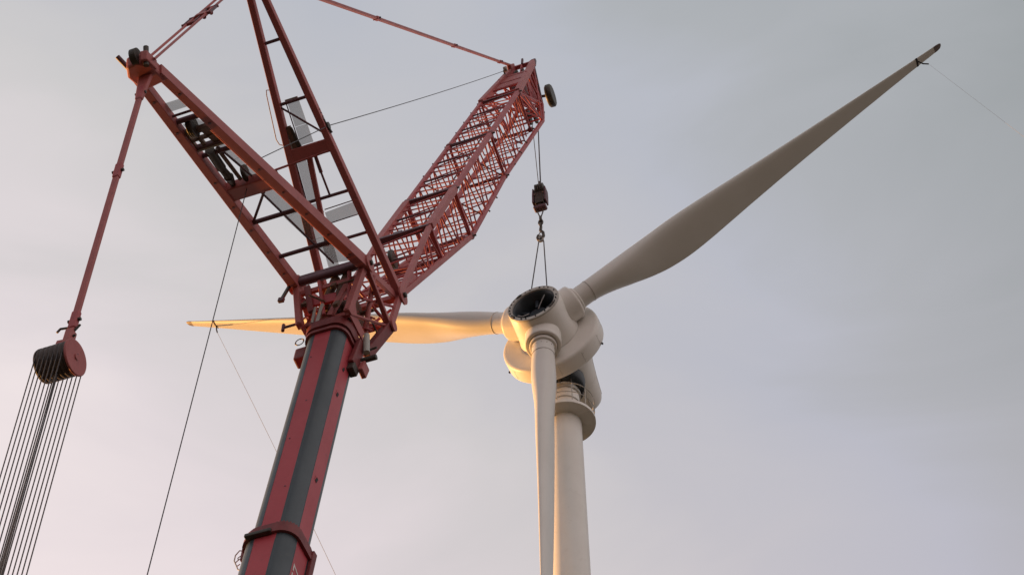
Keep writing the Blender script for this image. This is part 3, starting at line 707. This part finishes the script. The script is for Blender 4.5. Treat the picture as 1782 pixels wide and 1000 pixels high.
# rope guide on the outside of the right leg
t = MB(); t.beam(p2(5.25, .60), p2(4.78, .72), 0.05, 0.07, W); t.build("rope_guide", M["steel"], front)
c = p2(4.98, .66, .05); t = MB(); t.tube(c - W * .04, c + W * .04, 0.11, n=18); t.build("guide_sheave", M["steel"], front)
for k in range(5):
    c = p2(5.5 - 0.1 * k, .56 + .01 * k, 0); bar("chain_link", c, c + W * 0.07 - D2 * .03, 0.012, M["steel"], front, 6)
t = MB(); t.sweep([p2(8.6, .20), p2(8.2, .32), p2(7.7, .36)], 0.01, n=6); t.build("cable", M["dark_bar"], front)

# ---- luffing jib
ED = (0.378, 0.926); PB0 = (-13.5, 41.4); PF0 = (-11.88, 40.74)
EV = (U * ED[0] + Z * ED[1]).normalized(); BV = (U * -ED[1] + Z * ED[0]).normalized()
lerp = lambda a, b_, f: (a[0] + (b_[0] - a[0]) * f, a[1] + (b_[1] - a[1]) * f)
EP = -6.1
def jb(e):
    if e >= 0: return (PB0[0] + ED[0] * e, PB0[1] + ED[1] * e)
    return lerp(PB0, PJ, e / EP)
F48 = (PF0[0] + ED[0] * 4.8, PF0[1] + ED[1] * 4.8)
def jf(e):
    if e >= 4.8: return (PF0[0] + ED[0] * e, PF0[1] + ED[1] * e)
    return lerp(F48, PJ, (4.8 - e) / (4.8 - EP))
def jw(e): return 0.85 if e >= 0 else 0.85 + 0.17 * e / EP
HT = (-2.15, 69.0); HN = (-1.25, 66.6); HF = (-1.90, 64.1)
t = MB()
t.beam(K(*HT, -.56), K(*HT, .56), 0.20, 0.24, BV)
jib = t.build("luffing_jib", M["lattice"], crane, bevel=0.02)
def jbeam(name, p, q, wd, dp, mat=M["lattice"], side=W, bev=0.015):
    t = MB(); t.beam(p, q, wd, dp, side); return t.build(name, mat, jib, bevel=bev)
for sd in (-1, 1):
    jbeam("chord", K(*PJ, 1.0 * sd), K(*jb(0), .85 * sd), 0.15, 0.15, M["red"])
    jbeam("chord", K(*jb(0), .85 * sd), K(*jb(4.6), .85 * sd), 0.25, 0.20, M["red"])
    k_ = 0.165 if sd > 0 else 0.14
    jbeam("chord", K(*jb(4.6), .85 * sd), K(*jb(13.2), .85 * sd), k_, k_); jbeam("chord", K(*jb(13.2), .85 * sd), K(*jb(21.6), .85 * sd), k_, k_)
    jbeam("chord", K(*jb(21.6), .85 * sd), K(*HT, .50 * sd), 0.22, 0.30, M["red"])
    jbeam("chord", K(*PJ, 1.0 * sd), K(*F48, .85 * sd), 0.16, 0.16, M["red"])
    jbeam("chord", K(*F48, .85 * sd), K(*jf(13.2), .85 * sd), 0.15, 0.15); jbeam("chord", K(*jf(13.2), .85 * sd), K(*HF, .85 * sd), 0.15, 0.15)
    jbeam("chord", K(*HF, .85 * sd), K(*HN, .62 * sd), 0.14, 0.14); jbeam("chord", K(*HN, .62 * sd), K(*HT, .50 * sd), 0.12, 0.14, M["dark_bar"])
    # joints between jib sections
    for e in (4.7, 13.2, 21.6):
        for fn in (jb, jf):
            c = K(*fn(e), .85 * sd); t = MB(); t.beam(c - EV * .14, c + EV * .14, 0.19, 0.19, W); t.build("section_joint", M["collar"], jib, bevel=0.02)
            bar("joint_pin", c - W * 0.19, c + W * 0.19, 0.035, M["steel"], jib, 8)
    # gusset plates at the jib foot
    t = MB(); t.plate([K(*PJ, 1.0 * sd), K(*jb(-5.0), .98 * sd), K(*jb(-4.0), .96 * sd), K(*jf(-3.6), .95 * sd), K(*jf(-4.8), .98 * sd)], W * 0.05); t.build("foot_gusset", M["red"], jib)
stations = [-4.9, -3.7, -2.5, -1.25, 0.0, 1.15, 2.3, 3.45, 4.6] + [4.6 + (21.6 - 4.6) * i / 12 for i in range(1, 13)]
def corner(e, which, sd): return K(*(jb(e) if which == 'b' else jf(e)), jw(e) * sd)
for i in range(len(stations) - 1):
    e0, e1 = stations[i], stations[i + 1]; em = (e0 + e1) / 2
    rr_ = 0.025 if e0 >= 0 else 0.027
    for A_, B_ in ((('b', -1), ('b', 1)), (('f', -1), ('f', 1)), (('b', 1), ('f', 1)), (('b', -1), ('f', -1))):
        a, b_ = (A_, B_) if i % 2 == 0 or A_[0] == 'f' else (B_, A_)
        side_face = A_[0] != B_[0]
        bar("lacing_bar", corner(e0, *a), corner(em, *b_), rr_ * (1.15 if side_face else 1), M["lattice"], jib, 8)
        bar("lacing_bar", corner(em, *b_), corner(e1, *a), rr_ * (1.15 if side_face else 1), M["lattice"], jib, 8)
    if e0 >= -2.6 and i % 2 == 0:
        bar("crossbar", corner(e0, 'b', -1), corner(e0, 'b', 1), 0.032, M["dark_bar"], jib, 8)
    if i % 4 == 2 and e0 > 4:
        bar("crossbar", corner(e0, 'b', -1), corner(e0, 'f', 1), 0.028, M["dark_bar"], jib, 8)
for e, r_ in ((0.0, 0.10), (4.6, 0.085), (13.2, 0.06), (21.6, 0.06)):
    jbeam("crossbar", corner(e, 'b', -1), corner(e, 'b', 1), r_ * 2, r_ * 2, M["dark_bar"], EV)
    jbeam("crossbar", corner(e, 'b', 1), corner(e, 'f', 1), r_ * 1.6, r_ * 1.6, M["lattice"], EV)
    jbeam("crossbar", corner(e, 'b', -1), corner(e, 'f', -1), r_ * 1.6, r_ * 1.6, M["lattice"], EV)
    jbeam("crossbar", corner(e, 'f', -1), corner(e, 'f', 1), r_ * 1.6, r_ * 1.6, M["collar"], EV)
jbeam("bracket", K(*jb(0.05), -.28), K(*jb(0.45), -.28), 0.3, 0.12, M["dark_bar"])
jbeam("bracket", K(*jf(-3.4), -.6), K(*jf(-3.4), .6), 0.3, 0.14, M["red"], EV)
c = K(*jb(-2.4), .1); t = MB(); t.lathe(c - W * .05, W, [(0, .1), (0, .30), (.04, .30), (.05, .26), (.06, .30), (.10, .30), (.10, .1)], n=24); t.build("guide_sheave", M["steel"], jib)
bar("conduit", K(*jb(0.2), .35) - BV * .15, K(*jb(20), .35) - BV * .15, 0.028, M["dark_bar"], jib, 8)
bar("conduit", K(*jf(1), -.35) + BV * .2, K(*jf(21), -.3) + BV * .2, 0.022, M["lattice"], jib, 8)
# jib head: cheek plates, sheaves, braces
for o_ in (-.42, .0, .42):
    t = MB(); t.plate([K(-2.9, 66.2, o_), K(-2.4, 68.75, o_), K(-1.75, 68.8, o_), K(-1.3, 67.3, o_), K(-.35, 67.2, o_), K(-.35, 66.7, o_), K(-1.45, 66.3, o_), K(-2.3, 65.4, o_)], W * 0.05)
    t.build("cheek_plate", M["lattice"], jib)
for o_ in (-.28, 0.0, .28):
    for (s0, z0, r_) in ((-.52, 67.0, .42), (-2.1, 68.2, .34)):
        c = K(s0, z0, o_); t = MB(); t.lathe(c - W * .05, W, [(0, .08), (0, r_), (.03, r_), (.05, r_ - .05), (.07, r_), (.10, r_), (.10, .08)], n=28, sharp=(1, 2, 4, 5)); t.build("head_sheave", M["steel"], jib)
bar("axle", K(-.52, 67.0, -.5), K(-.52, 67.0, .5), 0.06, M["steel"], jib, 12)
bar("axle", K(-.9, 68.0, -.2), K(-.62, 68.15, 1.0), 0.07, M["dark_bar"], jib, 12)
c = K(-.66, 68.05, .70); t = MB(); t.lathe(c, W, [(0, .08), (0, .50), (.06, .57), (.26, .57), (.32, .50), (.32, .08)], n=36, sharp=(1, 4)); t.build("outer_wheel", M["steel"], jib)
for sd in (-1, 1):
    for (a, b_) in (((jb(21.6), .85), (HF, .85)), ((jb(21.6), .85), (HN, .62)), ((jb(23.3), .74), (HF, .8)), (((-3.7, 65.7), .66), (HN, .62)), (((-3.0, 67.2), .58), (HN, .62)), (((-2.6, 68.1), .53), ((-1.5, 67.6), .58)), ((HT, .5), (HF, .8)), (jb(22.8) and (jb(22.8), .78), (HF, .82))):
        bar("head_brace", K(*a[0], a[1] * sd), K(*b_[0], b_[1] * sd), 0.05, M["lattice"], jib, 8)
for e, o_ in ((22.4, .8), (24.0, .68), (25.6, .6), (27.2, .54)):
    f = (e - 21.6) / 8.0
    q = lerp(jb(21.6), HT, f); ow = .85 + (.5 - .85) * f
    jbeam("crossbar", K(*q, -ow), K(*q, ow), 0.10, 0.08, M["lattice"], EV)
    q2 = lerp(HF, HN, min(1, f * 1.3)); ow2 = .85 + (.62 - .85) * min(1, f * 1.3)
    bar("crossbar", K(*q2, -ow2), K(*q2, ow2), 0.045, M["lattice"], jib, 8)
    bar("head_brace", K(*q, -ow), K(*q2, ow2), 0.04, M["lattice"], jib, 8)
t = MB(); t.plate([K(*lerp(jb(21.6), HT, .35), -.66), K(*lerp(jb(21.6), HT, .35), .66), K(*lerp(jb(21.6), HT, .75), .54), K(*lerp(jb(21.6), HT, .75), -.54)], BV * 0.03); t.build("head_panel", M["red"], jib)
jbeam("lug", K(-2.75, 68.2, -.50), K(-2.2, 69.15, -.50), 0.20, 0.26, M["red"], W, 0.04)
jbeam("lug", K(-2.3, 68.9, .0), K(-2.25, 69.45, .0), 0.10, 0.10, M["dark_bar"])
jbeam("lug", K(-2.1, 68.8, .50), K(-2.0, 69.45, .50), 0.24, 0.2, M["dark_bar"], W, 0.04)
jbeam("rope_bracket", K(-3.1, 66.7, -.50), K(-3.30, 67.1, -.58), 0.07, 0.07, M["steel"])
c = K(-3.4, 67.0, -.45); t = MB(); t.tube(c - W * .08, c + W * .08, 0.13, n=16); t.build("guide_sheave", M["grey"], jib)
# ladder stubs along the front chord
for e in (8.3, 10.2, 15.5, 17.5, 19.4, 23.4):
    c = K(*jf(e), .85); bar("chord_lug", c, c + W * .1 - BV * .13, 0.03, M["steel"], jib, 8)
    c = K(*jb(e), -.85); bar("chord_lug", c, c - W * .12 + BV * .06, 0.03, M["steel"], jib, 8)

# ---- guy rods
def rod(name, p, q, pairs, wd, dp, joints=(), side=W, jw_=1.7):
    d = (q - p); dn = d.normalized()
    t = MB()
    t.beam(p, q, wd, dp, side); o = t.build(name, M["red"], crane, bevel=0.006)
    for f in joints:
        c = p + d * f; t = MB(); t.beam(c - dn * 0.22, c + dn * 0.22, wd * jw_, dp * 1.5, side); t.build("rod_joint", M["lattice"], o, bevel=0.02)
        bar("joint_pin", c - W * (wd * jw_ / 2 + .05), c + W * (wd * jw_ / 2 + .05), 0.035, M["steel"], o, 8)
    return o
T1 = p1(9.75, .22); T2 = p2(9.4, 0)
dT = (T2 - T1)
for o_ in (-.14, .14):
    g_ = rod("guy_rod", T1 + W * o_, T2 + W * o_, 1, 0.045, 0.05)
# link plates in the middle of the rear guy
dTn = dT.normalized()
c = T1 + dT * 0.46
for (f0, o_) in ((-0.40, -.10), (0.40, .10)):
    for sd in (-1, 1):
        q = c + dTn * f0 + W * (o_ + .13 * sd); t = MB(); t.beam(q - dTn * .38, q + dTn * .38, 0.035, 0.06, W); t.build("link_plate", M["dark_bar"], g_, bevel=0.008)
    for e in (-.34, .34):
        q = c + dTn * (f0 + e) + W * o_; bar("link_pin", q - W * .16, q + W * .16, 0.04, M["collar"], g_, 10)
q = c + W * .02; t = MB(); t.beam(q - dTn * .12, q + dTn * .12, .26, .12, W); t.build("link_block", M["red"], g_, bevel=0.02)
q = c + dTn * .62 + W * .12; bar("hanging_pin", q, q - Z * .25 + W * .03, 0.045, M["lattice"], g_, 10)
q = c - dTn * .02 + W * .10; bar("hanging_pin", q, q - Z * .14 + W * .03, 0.05, M["collar"], g_, 10)
J1 = K(-2.35, 68.95, -.50)
g2 = rod("guy_rod", T2, J1, 1, 0.13, 0.08, (0.12, 0.34, 0.66, 0.92), W, 1.4)
t = MB(); dj = (J1 - T2).normalized(); t.beam(T2 + dj * 0.3, T2 + (J1 - T2) * 0.115, 0.22, 0.10, W); t.build("rod_end", M["red"], g2, bevel=0.02)

BLK = K(-26.16, 22.09)
R0 = p1(9.45, 0, -.05); R1 = K(-26.17, 22.72, .06)
g3 = rod("guy_rod", R0, R1, 1, 0.12, 0.07, (0.09, 0.42, 0.95), W, 1.25)
t = MB(); dr = (R1 - R0).normalized(); t.beam(R0 - dr * .1, R0 + dr * 1.0, 0.36, 0.10, W, 0.16, 0.10); t.build("rod_fork", M["red"], g3, bevel=0.03)

# ---- guying block with its rope fall
t = MB()
prof = [(-.27, .10), (-.27, .26)]
for k in range(6):
    a = -.26 + k * 0.088
    prof += [(a, .31), (a + .022, .31), (a + .044, .275), (a + .066, .31)]
prof += [(.27, .30), (.27, .10)]
t.lathe(BLK, W, prof, n=40)
blk = t.build("guying_block", M["drum"], crane)
t = MB(); t.lathe(BLK + W * .285, W, [(0, .05), (0, .32), (.012, .335), (.035, .335), (.047, .32), (.047, .05)], n=48, sharp=(1, 4)); disc = t.build("side_disc", M["red"], blk)
bar("axle_end", BLK + W * .33, BLK + W * .352, 0.055, M["red"], blk, 16); bar("axle_end", BLK + W * .335 + Z * .06, BLK + W * .35 + Z * .06, 0.018, M["dark_bar"], blk, 8)
t = MB(); t.lathe(BLK - W * .315, W, [(0, .05), (0, .30), (.03, .31), (.03, .05)], n=40, sharp=(1, 2)); t.build("side_disc", M["drum"], blk)
def bb(name, p, q, wd, dp, mat, bev=0.015):
    t = MB(); t.beam(p, q, wd, dp, W); t.build(name, mat, blk, bevel=bev)
bb("hanger_plate", BLK + W * .06 + Z * .1, K(-26.17, 22.85, .06), 0.13, 0.18, M["red"]); bb("hanger_plate", BLK - W * .1 + Z * .2, K(-26.17, 22.60, -.06), 0.13, 0.16, M["red"])
bb("hanger_plate", BLK - W * .02 + Z * .25, K(-26.17, 22.52, .0), 0.34, 0.12, M["drum"])
bb("spreader", BLK - W * .2 + Z * .31, BLK + W * .12 + Z * .31, 0.08, 0.10, M["drum"])
for (o0, z0, o1, z1) in ((-.02, 22.98, -.20, 23.02), (-.20, 23.02, -.25, 22.94), (.12, 22.85, .20, 22.98), (-.1, 22.5, -.2, 22.52), (.1, 22.7, .17, 22.72)):
    bar("split_pin", K(-26.17, z0, o0), K(-26.17, z1, o1), 0.022, M["steel"], blk, 8)
for k in range(7):
    for sd in (-1, 1):
        o_ = -.27 + k * .088 + (0.0 if sd < 0 else .03)
        top = BLK + W * o_ + U * (.29 * sd) - Z * .05
        bot = K(-24.75 + .17 * sd, 3.4, -.80 + k * .085 + .03 * sd)
        bar("rope_fall", top, bot, 0.0105, M["rope"], blk, 6)
bar("rope_fall", BLK + W * -.02 - Z * .25, K(-24.75, 3.4, -.60), 0.011, M["rope"], blk, 6)
bar("rope_fall", BLK + W * .045 - Z * .25, K(-24.75, 3.4, -.44), 0.012, M["rope"], blk, 6)

# ---- hoist rope over the jib head and struts
SH = p1(4.75, .0, .1); GS = p2(4.98, .66, .14)
t = MB(); t.sweep(sag(K(-3.30, 67.05, -.58), GS, 0.10, 12), 0.014); hr = t.build("hoist_rope", M["rope"], crane)
t = MB(); t.sweep([GS, p1(5.1, .15, .25)], 0.012); t.build("rope_run", M["rope"], hr)
t = MB(); t.sweep([p1(4.7, -.05, -.12), K(-23.0, 3.6, .0)], 0.0125); t.build("rope_run", M["rope"], hr)
c = p1(4.95, .05, .16); t = MB(); t.lathe(c - W * .04, W, [(0, .05), (0, .2), (.03, .2), (.04, .17), (.05, .2), (.08, .2), (.08, .05)], n=24); t.build("rope_sheave", M["steel"], hr)
for o0, o1 in ((-.28, -.06), (0.0, .02), (.02, .05)):
    t = MB(); t.sweep([K(-.1, 67.0, o0), K(0, 61.95, o1)], 0.017); t.build("hoist_fall", M["rope"], hr)

# ------------------------------------------------------------------ hook block
HX = Vector((HUB.x, HUB.y, 0))
hk = thing("hook_block", HX + Z * 57.6, "dark steel hook block hanging on ropes above the open rotor hub", "hook block")
def hz(z, x=0.0, y=0.0): return HX + Z * z + W * x + U * y
t = MB(); t.plate([hz(60.35, -.20), hz(60.35, .20), hz(60.8, .24), hz(61.45, .24), hz(61.72, .14), hz(61.72, -.14), hz(61.45, -.24), hz(60.8, -.24)], U * 0.34)
t.build("sheave_case", M["steel"], hk, bevel=0.03)
for sd in (-1, 1):
    t = MB(); t.plate([hz(60.42, .25 * sd), hz(60.42, .33 * sd), hz(61.0, .33 * sd), hz(61.45, .31 * sd), hz(61.45, .25 * sd)], U * 0.42); t.build("cheek_weight", M["dark_bar"], hk, bevel=0.02)
    bar("case_pin", hz(61.0, .2 * sd, -.20), hz(61.0, .2 * sd, .20), 0.05, M["brown"], hk, 12)
for k, x in enumerate((-.14, -.03, .08, .17)):
    c = hz(61.45, x); t = MB(); t.lathe(c - W * .035, W, [(0, .05), (0, .33), (.025, .33), (.035, .28), (.045, .33), (.07, .33), (.07, .05)], n=24); t.build("sheave", M["steel"], hk)
bar("rope_socket", hz(61.75, 0), hz(62.15, 0), 0.055, M["steel"], hk, 12)
t = MB(); t.plate([hz(60.02, -.26), hz(60.02, .26), hz(60.12, .31), hz(60.22, .26), hz(60.22, -.26), hz(60.12, -.31)], U * 0.3); t.build("swivel_crosshead", M["dark_bar"], hk, bevel=0.03)
bar("swivel_neck", hz(60.2, 0), hz(60.4, 0), 0.11, M["steel"], hk, 14)
t = MB(); t.sweep([hz(60.05, -.14), hz(59.8, -.12), hz(59.45, -.03), hz(59.32, 0), hz(59.45, .03), hz(59.8, .12), hz(60.05, .14)], 0.03, n=10); t.build("shackle_loop", M["steel"], hk)
for k in range(3):
    zc = 59.28 - k * 0.24; a = W if k % 2 else U
    pts = [HX + Z * zc + a * 0.085 * math.cos(x) + Z * 0.17 * math.sin(x) for x in [2 * math.pi * i / 16 for i in range(17)]]
    t = MB(); t.sweep(pts, 0.045, n=8); t.build("chain_link", M["steel"], hk)
t = MB(); t.sweep([hz(58.62, .0), hz(58.45, -.02), hz(58.25, .10), hz(58.0, .12), hz(57.78, .02), hz(57.8, -.12), hz(57.98, -.16), hz(58.12, -.12)], 0.07, n=12); t.build("hook", M["steel"], hk)
t = MB(); t.sweep([hz(58.4, .02), hz(58.15, -.13)], 0.025, n=8); t.build("safety_latch", M["grey"], hk)
t = MB(); t.sweep([hz(58.08, -.04), hz(57.85, .08), hz(57.66, .05), hz(57.66, -.04), hz(57.85, -.10), hz(58.05, -.05)], 0.055, n=10); t.build("master_link", M["grey"], hk)

for sd, lab in ((-1, "grey lifting sling on the side of the orange-lit blade"), (1, "grey lifting sling on the side of the raised blade")):
    foot = HUB - AX * 0.55 + RR * (0.40 * sd) + RU * 1.09
    sl = thing("lifting_sling", foot, lab, "sling", "slings between hook and rotor hub")
    t = MB(); t.sweep([hz(57.85, .07 * sd), hz(57.6, .12 * sd), foot], 0.026, n=8); t.build("webbing", M["rope"], sl)
    t = MB(); t.tube(foot - RU * .1, foot + RU * .12, 0.055, n=12); t.build("eye_bolt", M["steel"], sl)
